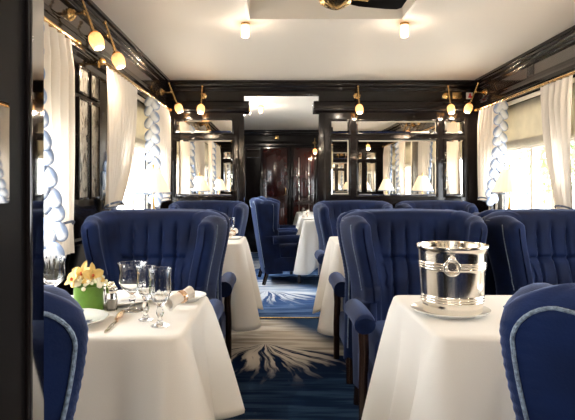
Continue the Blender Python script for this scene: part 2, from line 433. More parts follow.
ML = ['narrow upper mirror strip over the large mirror left of the doorway', 'large mirror in the dark partition left of the doorway',
      'small square mirror just right of the doorway', 'tall narrow mirror just right of the doorway under the small square one',
      'wide shallow mirror strip above the large right mirror', 'large mirror in the partition right of the doorway',
      'small upper mirror beside the right wall curtain', 'tall narrow mirror beside the right wall curtain']
for p, l in zip(PAN, ML): mirror(YB-0.0005, -1, p, l, 'mirrors in the far partition')
MN = ['narrow upper mirror strip in the near partition by left wall', 'large mirror in the near partition by left wall', 'small square mirror in the near partition right of its opening',
      'tall narrow mirror in the near partition right of its opening', 'wide shallow mirror strip in the near partition on the right', 'large mirror in the near partition on the right',
      'small upper mirror in the near partition by right wall', 'tall narrow mirror in the near partition by right wall']
for p, l in zip(PAN, MN): mirror(YN+0.0005, 1, p, l, 'mirrors in the near partition')
# jamb of the near opening: polished strips and reeded edge
b = MB(); b.box(-0.2525, -0.2495, 0.570, 0.600, 0.0, 1.968, 0.0008, 1)
b.build('mirror_strip', M['smokemirror'], near)['label'] = 'polished reflective edge strip of the near doorway'
b = MB(); b.box(-0.252, -0.246, 0.559, 0.566, 0, 1.968, 0.002)
b.build('bead', M['lacquer'], near)
b = MB(); b.box(-0.2525, -0.250, 0.49, 0.524, 1.085, 1.18, 0.001, 1)
b.build('mirror_inset', M['smokemirror'], near)['label'] = 'small mirrored inset in the near jamb'

# end wall of the further saloon with its doors
b = MB(); b.box(XL, XR, YE, YE+0.1, 0, ZC)
run_x(b, CROWN, YE, -1, XL, XR); run_x(b, LOWER, YE, -1, XL, XR)
for xx in (-0.56, -0.26, 0.20, 0.26, 0.66): b.box(xx-0.025, xx+0.025, YE-0.03, YE, 0, 1.8, 0.006)
struct('wall_end', b, M['lacquer'], angle=30)
b = MB().box(-0.235, 0.175, YE-0.02, YE, 0.0, 1.78, 0.004)
for (xa, xb, za, zb) in ((-0.18, 0.12, 0.95, 1.70), (-0.18, 0.12, 0.15, 0.85)):
    b.box(xa, xb, YE-0.032, YE-0.02, za, zb, 0.01); b.box(xa+0.04, xb-0.04, YE-0.042, YE-0.032, za+0.04, zb-0.04, 0.008)
d1 = struct('door_1', b, M['mahogany'])
MB().tube([(0.12, YE-0.05, 0.98), (0.15, YE-0.06, 0.98), (0.15, YE-0.06, 1.1)], 0.008).build('door_handle', M['brass'], d1)
b = MB().box(0.285, 0.635, YE-0.02, YE, 0.0, 1.78, 0.004)
for (xa, xb) in ((0.31, 0.44), (0.48, 0.61)):
    b.box(xa, xb, YE-0.032, YE-0.02, 0.3, 1.70, 0.008)
d2 = struct('door_2', b, M['mahogany'])
b = MB()
for xx in (0.375, 0.545): b.box(xx-0.008, xx+0.008, YE-0.036, YE-0.032, 0.5, 1.62, 0.001)
b.build('glazing', M['mirror'], d2)
o = MB().box(-0.52, -0.30, YE-0.012, YE-0.002, 1.62, 1.76, 0.004).build('wall_mirror', M['mirror'], smooth=False)
tag(o, 'small bright mirror at the far end wall above the left panel', 'mirror')
o = MB().box(-0.03, 0.03, YE-0.062, YE-0.05, 1.93, 1.99, 0.003).build('number_plaque', M['brass'])
tag(o, 'small square brass plaque over the mahogany end door', 'plaque')

# threshold strip across the carpet
struct('trim_6', MB().box(-0.95, 1.75, 4.725, 4.755, 0, 0.006, 0.003), M['brass'])

# etched glass panels on the left pier
LI = [('nearest to the gathered curtain', 2.655, 2.79), ('in the middle of the pier', 2.92, 3.05), ('furthest along the pier', 3.11, 3.24)]
b = MB()
for _, ya, yb in LI:
    for (za, zb) in ((1.61, 1.73), (1.05, 1.565)):
        for q in ((ya-0.012, ya, za-0.012, zb+0.012), (yb, yb+0.012, za-0.012, zb+0.012), (ya, yb, zb, zb+0.012), (ya, yb, za-0.012, za)):
            b.box(XL, XL+0.014, *q, 0.003)
struct('trim_7', b, M['lacquer'])
for w, ya, yb in LI:
    tag(MB().box(XL+0.0005, XL+0.009, ya, yb, 1.61, 1.73, 0.003).build('etched_panel', M['inlay']), 'small upper etched glass panel on the left wall, ' + w, 'decorative panel', 'etched glass panels')
    tag(MB().box(XL+0.0005, XL+0.009, ya, yb, 1.05, 1.565, 0.003).build('etched_panel', M['inlay']), 'tall etched glass panel on the left wall, ' + w, 'decorative panel', 'etched glass panels')

# ------------------------------------------------------------------ wing armchair (faces +y, origin on floor under the top of its back)
ZT, ZBOT = 0.987, 0.125
def yoff(z): return 0.13*(1 - (z-ZBOT)/(ZT-ZBOT))**1.15 if z < ZT else 0.0
def hw(z):
    q = (ZT - z)/(ZT-ZBOT); t = min(1, max(0, (q-0.07)/0.42)); return 0.368*(1 - 0.145*t*t*(3-2*t) - 0.012*exp(-(q/0.06)**2))
def wd(z):
    if z > 0.62: return 0.19 + 0.055*min(1, (z-0.62)/0.28)
    return 0.20 - 0.03*min(1, (0.62-z)/0.4)
RC = 0.045
def plan(z):
    """outer plan path at height z from right wing front round the back to left wing front, as (x,y,u): u>0 along wing"""
    w, y0, d = hw(z), yoff(z), wd(z); nar = 0.05*(1 if z > 0.55 else 0.5)
    pts = []
    for i in range(9):
        u = 1 - i/9.0; yy = y0 + RC + (d-RC)*u
        pts.append((w - nar*u**1.2 + 0.008*exp(-((u-1)/0.18)**2), yy, u))
    for i in range(6):
        a = pi/2*i/5; pts.append((w - RC + RC*cos(a), y0 + RC - RC*sin(a), 0.0))
    n = 60
    for i in range(1, n):
        x = (w-RC)*(1 - 2*i/n); pts.append((x, y0 - 0.014*(1-(x/(w-RC))**2), -1.0))
    right = pts[:15]
    return pts + [(-x, y, u) for (x, y, u) in right[::-1]]
def chair_shell():
    NZo, NZi, NR = 150, 56, 7
    zt_plan = plan(ZT-0.03); K = len(zt_plan)
    plans = {}
    def pl(z):
        k = round(z, 4)
        if k not in plans: plans[k] = plan(k)
        return plans[k]
    def nrm(P, i):
        a = P[max(i-1, 0)]; c = P[min(i+1, K-1)]; dx, dy = c[0]-a[0], c[1]-a[1]; l = sqrt(dx*dx+dy*dy) or 1
        return (dy/l, -dx/l), (dx/l, dy/l)
    def ztop(i):
        x, y, u = zt_plan[i]; w = hw(ZT-0.03); R = 0.085; e = abs(x)-(w-R); d = 0
        if e > 0: d = 0.40*(R - sqrt(max(R*R-e*e, 0)))
        if u > 0: d = 0.034 - 0.010*sin(pi*min(1, u/0.8)) + 0.012*max(0, (u-0.6)/0.4)**2
        return ZT - d - 0.008*(x/w)**2*(u < 0)
    inners = {}
    def inner(z):
        k = round(z, 4)
        if k in inners: return inners[k]
        P = pl(k); w = hw(k); y0 = yoff(k); yf = P[0][1]
        tb = 0.105 + 0.03*exp(-((k-0.60)/0.12)**2); tw = 0.072
        yb = y0 + tb; rf = max(0.02, min(0.05, yf - yb - 0.02)); wi = w - tw; out = []
        for i in range(9):
            u = P[i][2]; xo = P[i][0] - tw - 0.014*exp(-((u-1)/0.2)**2)
            out.append((xo - 0.055*(1-u)**1.2, yb + rf + (yf-yb-rf)*u))
        for i in range(6):
            a = pi/2*i/5; out.append((wi - 0.055 - rf + rf*cos(a), yb + rf - rf*sin(a)))
        n = 60
        for i in range(1, n): out.append(((wi-0.055-rf)*(1-2*i/n), yb))
        out += [(-x, y) for x, y in out[:15][::-1]]
        inners[k] = out; return out
    cols = []
    idx = [(0, a) for a in (4, 3, 2, 1)] + [(i, 0) for i in range(K)] + [(K-1, a) for a in (1, 2, 3, 4)]
    RH = 0.046
    for (i, cap) in idx:
        ca = cos(pi/2*cap/4.2); sa = sin(pi/2*cap/4.2); zt = ztop(i); row = []; zr = zt - RH
        def place(z, f):
            P = pl(z); I = inner(z); x, y, u = P[i]; xi, yi = I[i]
            f = 0.5 + (f-0.5)*ca; px, py = x+(xi-x)*f, y+(yi-y)*f
            if cap: py += sa*0.042
            return px, py
        for k in range(NZo):
            z = ZBOT + (zr-ZBOT)*k/(NZo-1); px, py = place(z, 0); q = abs(abs(i-(K-1)/2)-(K-1)/2+11)
            if q < 4.5 and z > 0.45:
                e = 0.0016*sin(2*pi*z/0.019+i*0.25)*(1-q/4.5)*min(1, (z-0.45)/0.1); px += e*(1 if px > 0 else -1); py -= e*0.6
            row.append((px, py, z))
        for k in range(1, NR):
            a = pi*k/NR; px, py = place(zr, 0.5-0.5*cos(a)); row.append((px, py, zr + sin(a)**0.8*RH*(0.2+0.8*ca)))
        for k in range(NZi):
            z = zr - (zr-0.36)*k/(NZi-1); px, py = place(z, 1); d = 0; u = pl(z)[i][2]; a5 = 0.186
            if u < 0 and not cap:
                x = inner(z)[i][0]
                if abs(x) < a5+0.004:
                    t5 = (x+a5)/(2*a5)*5; fade = min(1, k/7)
                    d = -0.019*fade*(1-abs(sin(pi*t5)))**2.6
                    d -= 0.020*exp(-((z-0.745)/0.011)**2)
                    d += 0.010*exp(-((z-0.66)/0.06)**2)
            row.append((px, py + d, z))
        cols.append(row)
    b = MB(); b.grid(cols, closed=True); return b
def piping_path():
    pts = []; zt = ZT
    def P(x, z):
        w = hw(z) - RC; y = yoff(z) - (0.014*(1-(x/w)**2) if abs(x) < w else 0)
        if abs(x) > w: y += RC - sqrt(max(RC*RC - (abs(x)-w)**2, 0))
        return (x, y-0.004, z)
    ins = 0.017
    for i in range(24):
        z = 0.20 + (0.892-0.20)*i/23; pts.append(P(hw(z)-ins, z))
    w = hw(0.892)-ins; R = 0.060
    for i in range(1, 9):
        a = pi/2*i/8; pts.append(P(w-R+R*cos(a), 0.890+R*sin(a)))
    x0 = w-R
    for i in range(1, 24):
        x = x0*(1-2*i/24); q = 1-(abs(x)/x0)**1.0
        pts.append(P(x, 0.950 - 0.075*(0.5-0.5*cos(pi*min(1, q*2.0)))))
    return pts + [(-x, y, z) for (x, y, z) in pts[31::-1]]
def wing_edge(s):
    pts = []
    for i in range(20):
        z = 0.60 + (0.915-0.60)*i/19; p = plan(z)[1]; pts.append((s*(p[0]+0.004), p[1]-0.012*(i/19)**4, z))
    p = plan(0.93)
    for i in range(2, 9): pts.append((s*(p[i][0]-0.004), p[i][1], 0.915+0.018*sin(pi/2*(i-1)/7)))
    return pts
def seat_mesh():
    rows = []
    W, y0, y1 = 0.275, 0.20, 0.60
    return MB().box(-W, W, y0, y1, 0.29, 0.455, 0.045, 5)
SHELL = None
def make_chair(label, loc, rz, group):
    t = empty('wing_armchair', label, 'armchair', loc, rz, group)
    chair_shell().build('backrest', M['velvet'], t, angle=60)
    MB().tube(piping_path(), 0.0036, 8).build('piping', M['cord'], t)['label'] = 'grey corded piping round the outer back'
    for s in (1, -1): MB().tube(wing_edge(s), 0.002, 6).build('wing_piping', M['cord'], t)
    seat_mesh().build('seat', M['velvet'], t)
    b = MB(); b.box(-0.30, 0.30, 0.14, 0.585, 0.15, 0.31, 0.02, 3); b.build('seat_rail', M['velvet'], t)
    for s in (1, -1):
        path = [(s*0.318, 0.22 + 0.36*(1-(1-i/24)**1.6), 0.51 + 0.012*sin(pi*i/24)) for i in range(25)]
        a = MB().tube(path, lambda q: 0.047*sqrt(max(0.02, 1 - max(0, (q-0.90)/0.10)**2)), 14).build('armrest', M['velvet'], t)
        MB().tube([(s*0.318, 0.52, 0.02), (s*0.318, 0.52, 0.25), (s*0.312, 0.51, 0.38), (s*0.318, 0.515, 0.49)],
                  lambda q: 0.019+0.004*q, 10).build('leg', M['leg'], t)
        MB().tube([(s*0.285, 0.115, 0.0), (s*0.28, 0.15, 0.12), (s*0.275, 0.17, 0.22)], lambda q: 0.022+0.006*q, 10).build('leg', M['leg'], t)
    return t
G1 = 'blue velvet wing armchairs in the dining car'
YM = 3.00
XCL, XC1, XC2 = -0.625, 0.695, 1.44
ch = make_chair('blue velvet wing armchair facing us behind the flower-decked left table', (XCL, YM-0.03, 0), pi, G1)
def chair(label, x, y, rz): return dup(ch, label, (x, y, 0), rz)
chair('blue velvet armchair seen from behind at left edge, half hidden by the dark door jamb', -0.622, 0.695, radians(18)).scale = (1, 0.9, 0.975)
chair('blue velvet armchair seen from behind in the lower right corner', 0.688, 0.735, radians(-20)).scale = (1, 0.9, 0.97)
chair('blue velvet wing armchair facing us directly behind the silver ice bucket', XC1, YM-0.03, pi)
chair('blue velvet wing armchair facing us at the right edge, next to the right wall', XC2, YM-0.03, pi)
chair('blue velvet armchair facing away, back to back with the left front-facing armchair', XCL, YM+0.03, 0)
chair('blue velvet armchair facing away behind the ice-bucket armchair, arm showing on the aisle', XC1, YM+0.03, 0)
chair('blue velvet armchair facing away by the right wall, behind the right-edge armchair', XC2, YM+0.03, 0)
chair('blue velvet armchair against the left part of the mirrored partition', XCL, YB-0.03, pi)
chair('blue velvet armchair against the mirrored partition just right of the doorway', XC1, YB-0.03, pi)
chair('blue velvet armchair against the mirrored partition next to the right curtain', XC2, YB-0.03, pi)
chair('blue velvet armchair seen side-on through the doorway, nearer of two', -0.30, 6.62, -pi/2+0.12)
chair('blue velvet armchair seen side-on through the doorway, further of two', -0.27, 7.75, -pi/2+0.05)

# ------------------------------------------------------------------ tables and cloths
def table(x0, x1, y0, y1, label, group='dining tables'):
    t = empty('dining_table', label, 'table', ((x0+x1)/2, (y0+y1)/2, 0), 0, group)
    w, d = (x1-x0)/2, (y1-y0)/2
    MB().box(-w+0.016, w-0.016, -d+0.016, d-0.016, TZ-0.035, TZ-0.004, 0.008).build('tabletop', M['leg'], t)
    MB().lathe([(0.045, 0.04), (0.05, 0.1), (0.035, 0.2), (0.035, 0.55), (0.06, TZ-0.035)], 16).build('pedestal', M['leg'], t)
    MB().box(-0.20, 0.20, -0.035, 0.035, 0, 0.045, 0.012).box(-0.035, 0.035, -0.18, 0.18, 0, 0.044, 0.012).build('foot', M['leg'], t)
    return t
def cloth(x0, x1, y0, y1, label, hang=0.42, extra=0.16, seed=1, wall=None, flare=0.045, group='white tablecloths'):
    rnd = random.Random(seed)
    r = 0.03; segs = []
    # perimeter points with outward normals and distance to nearest corner
    corners = [(x1-r, y0+r, -pi/2), (x1-r, y1-r, 0), (x0+r, y1-r, pi/2), (x0+r, y0+r, pi)]
    P = []
    for ci, (cx, cy, a0) in enumerate(corners):
        for i in range(9):
            a = a0 + pi/2*i/8; P.append((cx+r*cos(a), cy+r*sin(a), cos(a), sin(a), abs(i-4)*r*pi/16, ci))
        nx_, ny_, a1 = corners[(ci+1) % 4]
        sx, sy = cx+r*cos(a0+pi/2), cy+r*sin(a0+pi/2); ex, ey = nx_+r*cos(a1), ny_+r*sin(a1)
        L = sqrt((ex-sx)**2+(ey-sy)**2); n = max(8, int(L/0.014))
        for i in range(1, n):
            q = i/n; P.append((sx+(ex-sx)*q, sy+(ey-sy)*q, cos(a0+pi/2), sin(a0+pi/2), min(q, 1-q)*L + r*pi/4, ci if q < .5 else (ci+1) % 4))
    per = 0; S_ = [0]
    for i in range(1, len(P)): per += sqrt((P[i][0]-P[i-1][0])**2+(P[i][1]-P[i-1][1])**2); S_.append(per)
    ph = [(rnd.uniform(0, 6.28), rnd.choice([2.4, 3.3, 4.6]), rnd.uniform(0.4, 1)) for _ in range(3)]
    cj = [rnd.uniform(0.85, 1.15) for _ in range(4)]
    cx, cy = (x0+x1)/2, (y0+y1)/2; z0 = TZ
    rows = []
    for s in (0.0, 0.4, 0.75, 0.92):
        rows.append([(cx+(p[0]-cx)*s, cy+(p[1]-cy)*s, z0) for p in P])
    e = 0.012
    for a in (0, 30, 60, 90):
        q = radians(a); rows.append([(p[0]-p[2]*e+p[2]*(e+0.004)*sin(q), p[1]-p[3]*e+p[3]*(e+0.004)*sin(q), z0-e+e*cos(q)) for p in P])
    NR = 16
    for k in range(1, NR+1):
        t = k/NR; row = []
        for i, p in enumerate(P):
            d = p[4]; c = exp(-(d/0.085)**2)*cj[p[5]]
            f = sum(w*sin(fr*S_[i]*2*pi/per*round(per) + a + 1.3*t) for a, fr, w in ph)/3
            damp = 1-exp(-(d/0.2)**2)
            o = 0.005 + flare*t**1.1 + 0.020*f*t**0.9*damp + c*0.085*t**0.75
            o -= 0.034*exp(-((d-0.145)/0.045)**2)*t**0.8
            o = max(o, 0.004)
            drop = hang + extra*exp(-(d/0.16)**2)
            X, Y = p[0]+p[2]*o, p[1]+p[3]*o
            if wall and wall < 0: X = max(X, XL+0.033)
            if wall and wall > 0: X = min(X, XR-0.033)
            row.append((X, Y, z0-e-(drop-e)*t))
        rows.append(row)
    b = MB(); b.grid(rows, closed=True)
    o = b.build('tablecloth', M['linen'], angle=80)
    sm = o.modifiers.new('hem', 'SOLIDIFY'); sm.thickness = 0.002; sm.offset = -1
    return tag(o, label, 'tablecloth', group)
T1Y, T2Y = (1.375, 1.92), (3.69, 4.23)
TLX, TRX = (-0.985, -0.235), (0.395, 1.82)
table(*TLX, *T1Y, 'dining table under the white cloth with flowers and glasses, at left front')
cloth(*TLX, *T1Y, 'white tablecloth with flowers and crystal glasses on it, at left front', seed=3, wall=-1, hang=0.365, extra=0.03, flare=0.04)
table(*TRX, *T1Y, 'dining table under the white cloth carrying the silver ice bucket')
cloth(*TRX, *T1Y, 'white tablecloth under the silver ice bucket at right front', seed=5, wall=1, flare=0.065)
table(*TLX, *T2Y, 'dining table under the left white cloth in the middle distance')
cloth(*TLX, *T2Y, 'white tablecloth on the left in the middle distance, in front of the mirrored partition', seed=11, wall=-1, extra=0.13)
table(*TRX, *T2Y, 'dining table under the right white cloth in the middle distance')
cloth(*TRX, *T2Y, 'white tablecloth on the right in the middle distance, edge showing beside the aisle chair arm', seed=8, wall=1)
table(0.30, 1.75, 6.25, 6.95, 'dining table with dark foot seen through the doorway, nearer of two')
cloth(0.30, 1.75, 6.25, 6.95, 'white tablecloth seen through the doorway, nearer of two', seed=12, wall=1, hang=0.47, extra=0.12)
table(0.30, 1.75, 7.45, 8.6, 'dining table seen through the doorway, further of two')
cloth(0.30, 1.75, 7.45, 8.6, 'white tablecloth seen through the doorway, further of two', seed=14, wall=1)

# ------------------------------------------------------------------ tableware
def plate(x, y, r, label, group='white china plates'):
    o = MB().lathe([(0.0, 0.003), (r*0.55, 0.003), (r*0.62, 0.0), (r*0.66, 0.0), (r*0.72, 0.006), (r*0.98, 0.014), (r, 0.0165), (r*0.985, 0.0175), (r*0.72, 0.010), (r*0.62, 0.0065), (0.0, 0.006)], 40).build('plate', M['china'])
    o.location = (x, y, TZ+0.0005); return tag(o, label, 'plate', group)
p1 = plate(-0.575, 1.505, 0.118, 'large white dinner plate at left beside the dark blue chair back')
o = MB()
for k in range(5):
    a = k*0.5; o.tube([(0.07+0.012*cos(a+i*0.5)*0.6, -0.02+0.006*k+0.004*sin(i), 0.0082) for i in range(8)], 0.0012, 5)
o = o.build('monogram', M['tassel'], p1); o['label'] = 'small dark monogram in the plate centre'
plate(-0.505, 1.79, 0.12, 'white dinner plate behind the wide goblet and salt shaker')
plate(-0.305, 1.825, 0.075, 'small white side plate behind the rolled napkin, far corner of left front table')
plate(0.502, 1.625, 0.112, 'white plate under the silver ice bucket')
plate(0.90, 1.60, 0.10, 'white side plate half hidden behind the lower right armchair')
plate(-0.315, 3.98, 0.075, 'small white side plate on the left middle distance table')
plate(0.36, 6.40, 0.09, 'white plate on the nearer table through the doorway')

def napkin(x, y, z, rz, label, tilt=0.32):
    t = empty('rolled_napkin', label, 'napkin', (x, y, z), rz, 'rolled napkins')
    rows = []
    L, n = 0.088, 22
    for i in range(13):
        s = i/12; r0 = 0.0165 + 0.006*(2*abs(s-0.55))**2; row = []
        for j in range(3*n):
            a = 2*pi*j/n; r = r0*(1 - 0.26*j/(3*n)) + 0.0012*sin(3*a+4*s)
            px, py, pz = r*cos(a), (s-0.5)*L, r*sin(a)
            row.append((px, py*cos(tilt)-pz*sin(tilt), py*sin(tilt)+pz*cos(tilt)))
        rows.append(row)
    zmin = min(p[2] for r_ in rows for p in r_)
    rows = [[(p[0], p[1], p[2]-zmin) for p in r_] for r_ in rows]
    o = MB().grid(rows).build('linen_roll', M['napkin'], t)
    m = o.modifiers.new('cloth', 'SOLIDIFY'); m.thickness = 0.0014
    prof = [(0.0190, -0.007), (0.0200, -0.003), (0.0200, 0.003), (0.0190, 0.007), (0.0178, 0.007), (0.0178, -0.007), (0.0190, -0.007)]
    bd = MB().lathe(prof, 20, ax='y').build('napkin_ring', M['rosegold'], t)
    bd.rotation_euler = (tilt, 0, 0); yc = 0.1*L; bd.location = (0, yc*cos(tilt), yc*sin(tilt)-zmin)
    return t
napkin(-0.292, 1.685, TZ+0.001, radians(-40), 'rolled white napkin in a ring beside the side plate of the left front table', 0.25)
napkin(0.89, 1.60, TZ+0.0095, radians(40), 'rolled napkin tip peeping over the lower right armchair', 0.8)
napkin(-0.315, 3.97, TZ+0.0095, radians(-30), 'rolled napkin on the left middle distance table')
napkin(0.34, 6.5, TZ+0.011, radians(-60), 'rolled napkin on the nearer table through the doorway')
napkin(0.40, 7.65, TZ+0.001, radians(-70), 'rolled napkin on the further table through the doorway')

def goblet_prof(R, H, bowl0):
    """hollow stemmed glass"""
    out = [(0.0, 0.0), (R*0.78, 0.0), (R*0.80, 0.002), (R*0.45, 0.006), (0.007, 0.012), (0.0055, 0.022), (0.0105, 0.034), (0.0105, 0.040), (0.006, bowl0-0.008), (0.009, bowl0),
           (R*0.72, bowl0+0.016), (R*0.93, bowl0+0.034), (R*0.90, bowl0+0.055), (R*0.86, H-0.025), (R*0.94, H-0.010), (R, H)]
    inn = [(R-0.0016, H), (R*0.94-0.0016, H-0.010), (R*0.86-0.0016, H-0.025), (R*0.90-0.0016, bowl0+0.055), (R*0.93-0.0018, bowl0+0.034), (R*0.70, bowl0+0.018), (0.0, bowl0+0.006)]
    return out, inn
def goblet(name, x, y, R, H, bowl0, label, ribs=0, group='crystal glasses'):
    o, i_ = goblet_prof(R, H, bowl0); k = len(o)
    wv = (lambda a, i: 1 + (0.035*cos(ribs*a) if 9 < i < k-1 else 0)) if ribs else None
    g = MB().lathe(o + i_, 48, wave=wv).build(name, M['glassware'], angle=70)
    g.location = (x, y, TZ+0.0005); return tag(g, label, 'glass', group)
goblet('wine_goblet', -0.43, 1.665, 0.0425, 0.142, 0.052, 'wide crystal goblet with etched bowl, left of the pair of ribbed glasses')
goblet('wine_glass', -0.362, 1.545, 0.026, 0.148, 0.060, 'narrow ribbed crystal glass between the wide goblet and the front glass', 12)
goblet('wine_glass', -0.309, 1.480, 0.031, 0.152, 0.056, 'ribbed crystal glass nearest the aisle corner of the left front table', 12)
goblet('wine_goblet', -0.712, 1.78, 0.040, 0.145, 0.052, 'crystal goblet at far left against the curtain, beside the dark jamb', 12)
goblet('wine_glass', -0.335, 4.09, 0.028, 0.15, 0.056, 'small clear glass on the left middle distance table')

# flower arrangement
def orchid(c, face, s):
    b = MB(); q = Vector(face).to_track_quat('Z', 'Y').to_matrix()
    for k, (a, L, W) in enumerate(((90, 1.25, .5), (210, 1.2, .48), (330, 1.2, .48), (20, 1.0, .75), (160, 1.0, .75))):
        rows = []
        for i in range(7):
            t = i/6; w = W*sin(pi*min(1, 0.08+t*0.92))**0.7*0.55; row = []
            for j in range(5):
                e = (j-2)/2; lx = t*L*s; ly = e*w*s; lz = s*(0.18*sin(t*2.2) + 0.12*e*e + 0.1*t*(k > 2))
                ca, sa = cos(radians(a)), sin(radians(a))
                row.append(Vector(c) + q @ Vector((lx*ca-ly*sa, lx*sa+ly*ca, lz)))
            rows.append(row)
        b.grid(rows)
    return b
fa = empty('flower_arrangement', 'small green leaf-wrapped pot of yellow orchids and white blossoms on the left front table', 'flowers', (-0.558, 1.66, TZ+0.0005))
MB().lathe([(0, 0), (0.040, 0), (0.043, 0.003), (0.042, 0.075), (0.038, 0.075), (0.036, 0.06), (0, 0.06)], 32, wave=lambda a, i: 1+0.012*cos(9*a)).build('pot', M['green'], fa)
b = MB(); rnd = random.Random(4)
for k in range(95):
    a = rnd.uniform(0, 2*pi); rr = 0.056*sqrt(rnd.random()); z = 0.078 + 0.024*(1-(rr/0.056)**2) + rnd.uniform(-0.006, 0.010)
    b.ball((rr*cos(a), rr*sin(a), z), rnd.uniform(0.0045, 0.0075), 7, 5)
w = b.build('white_blossoms', M['whiteflower'], fa); w['kind'] = 'stuff'
for c, f, s in (((-0.012, -0.015, 0.108), (-0.2, -0.8, 0.6), 0.030), ((0.018, -0.022, 0.106), (0.5, -0.8, 0.4), 0.027), ((-0.033, -0.028, 0.095), (-0.7, -0.6, 0.5), 0.027)  ):
    s *= 1.2; ob = orchid(c, f, s).build('orchid', M['petal'], fa)
    m = ob.modifiers.new('petal', 'SOLIDIFY'); m.thickness = 0.0012
    MB().ball(Vector(c)+Vector(f).normalized()*s*0.3, s*0.13, 8, 6, (1, 1, 1.3)).build('orchid_lip', M['throat'], ob)

def shaker(x, y, label, fill):
    t = empty('salt_shaker', label, 'shaker', (x, y, TZ+0.0005), 0, 'salt and pepper shakers')
    MB().lathe([(0.0, 0), (0.0155, 0), (0.0165, 0.003), (0.0165, 0.048), (0.015, 0.052), (0, 0.052)], 8).build('glass_body', M['glassware'], t, angle=20)
    MB().lathe([(0.0, 0.006), (0.0125, 0.006), (0.0125, 0.030), (0, 0.030)], 16).build('filling', fill, t)
    MB().lathe([(0.0165, 0.052), (0.0175, 0.054), (0.0175, 0.064), (0.013, 0.071), (0, 0.074)], 20).build('cap', M['silver'], t)
    return t
shaker(-0.494, 1.675, 'small faceted glass shaker with silver cap, front one beside the flower pot', M['salt'])
shaker(-0.522, 1.745, 'small silver-capped shaker tucked behind the flower pot', M['leg'])
kn = empty('table_knife', 'rose gold table knife pointing at the near edge of the left front table', 'knife', (-0.432, 1.40, TZ+0.001))
rows = []
for i in range(14):
    t = i/13; w = 0.009*min(1, (t/0.25)**0.6) if t < 0.9 else 0.009
    rows.append([(-w*0.7, 0.13*t, 0.0), (w*0.7, 0.13*t, 0.0), (w*0.7, 0.13*t, 0.0016), (-w*0.7, 0.13*t, 0.0016)])
MB().grid(rows, closed=True).add(rows[0], [(0, 1, 2, 3)]).add(rows[-1], [(0, 1, 2, 3)]).build('blade', M['silver'], kn, smooth=False)
MB().tube([(0, 0.128+0.085*i/10, 0.0065) for i in range(11)], lambda q: 0.0045+0.0035*sin(pi*q)**2+0.002*q, 10).build('handle', M['rosegold'], kn)
kn.rotation_euler = (0, 0, radians(3))

# ice bucket
ib = empty('ice_bucket', 'polished silver champagne bucket with ring handles on the right front table', 'ice bucket', (0.508, 1.625, TZ+0.0105), radians(-17.4)); ib.scale = (0.95, 0.95, 0.97)
prof = [(0, 0), (0.086, 0), (0.0885, 0.003)]
def bandr(z): return 0.0885 + 0.0135*z/0.19
z = 0.006
while z < 0.182:
    r = bandr(z)
    if 0.030 < z < 0.052 or 0.128 < z < 0.150:
        zz = (z-0.030) if z < 0.1 else (z-0.128); r += 0.0022*abs(sin(pi*zz/0.0073))
    prof.append((r, z)); z += 0.0012 if (0.028 < z < 0.054 or 0.126 < z < 0.152) else 0.006
prof += [(0.1025, 0.184), (0.1055, 0.187), (0.107, 0.191), (0.107, 0.195), (0.105, 0.198), (0.101, 0.1975), (0.098, 0.19), (0.086, 0.012), (0, 0.010)]
MB().lathe(prof, 64).build('bucket_body', M['silver'], ib, angle=60)
for sg in (-1, 1):
    r = bandr(0.15); b = MB()
    ring = MB().tube([(0.0215*sin(2*pi*i/28), sg*(r+0.010+0.003*cos(2*pi*i/28)), 0.140+0.0215*cos(2*pi*i/28)) for i in range(29)], 0.0036, 10, cap=False)
    h = ring.build('ring_handle', M['silver'], ib)
    MB().ball((0, sg*(r+0.006), 0.164), 0.011, 12, 8, (1, 0.8, 0.9)).lathe([(0.012, -0.002), (0.014, 0.003), (0.009, 0.006)], 18, (0, sg*(r+0.001), 0.142), 'y').build('handle_boss', M['silver'], h)

# table lamps
def table_lamp(x, y, label, first=None):
    if first: return dup(first, label, (x, y, TZ+0.0005))
    t = empty('table_lamp', label, 'table lamp', (x, y, TZ+0.0005), 0, 'table lamps')
    MB().lathe([(0, 0), (0.055, 0), (0.06, 0.006), (0.05, 0.014), (0.02, 0.024), (0.014, 0.05), (0.026, 0.075), (0.030, 0.10), (0.018, 0.13), (0.012, 0.16), (0.020, 0.185), (0.022, 0.20), (0.012, 0.225), (0.009, 0.30), (0, 0.30)], 24).build('lamp_base', M['brass'], t)
    MB().lathe([(0.005, 0.30), (0.005, 0.50), (0.012, 0.505), (0.004, 0.512), (0.010, 0.524), (0.007, 0.534), (0, 0.538)], 12).build('finial', M['brass'], t)
    n = 96; wave = lambda a, i: 1+0.012*cos(24*a)
    sh = MB().lathe([(0.123, 0.333), (0.1225, 0.335), (0.046, 0.502), (0.045, 0.5025)], n, wave=wave)
    sh.f = [f for f in sh.f if len(f) == 4]
    so = sh.build('lamp_shade', M['shade'], t, angle=80)
    fr = MB()
    for k in range(60):
        a = 2*pi*k/60; fr.tube([(0.124*cos(a), 0.124*sin(a), 0.336), (0.1255*cos(a), 0.1255*sin(a), 0.318)], 0.003, 5)
    fr.build('fringe', M['cord'], so)
    MB().ball((0, 0, 0.395), 0.018, 10, 8, (1, 1, 1.3)).build('light_bulb', M['dimbulb'], t)
    point('lamp_light', (0, 0, 0.43), 0.5, (1.0, 0.76, 0.5), 0.02, t)
    return t
tl = table_lamp(-0.885, 4.0, 'white pleated table lamp by the left window, in front of the mirrored partition')
table_lamp(1.66, 4.0, 'white pleated table lamp by the right window with trees behind', tl)
table_lamp(-0.90, 1.68, 'table lamp on the left front table by the wall', tl)
table_lamp(1.70, 1.68, 'table lamp on the right front table by the wall', tl)

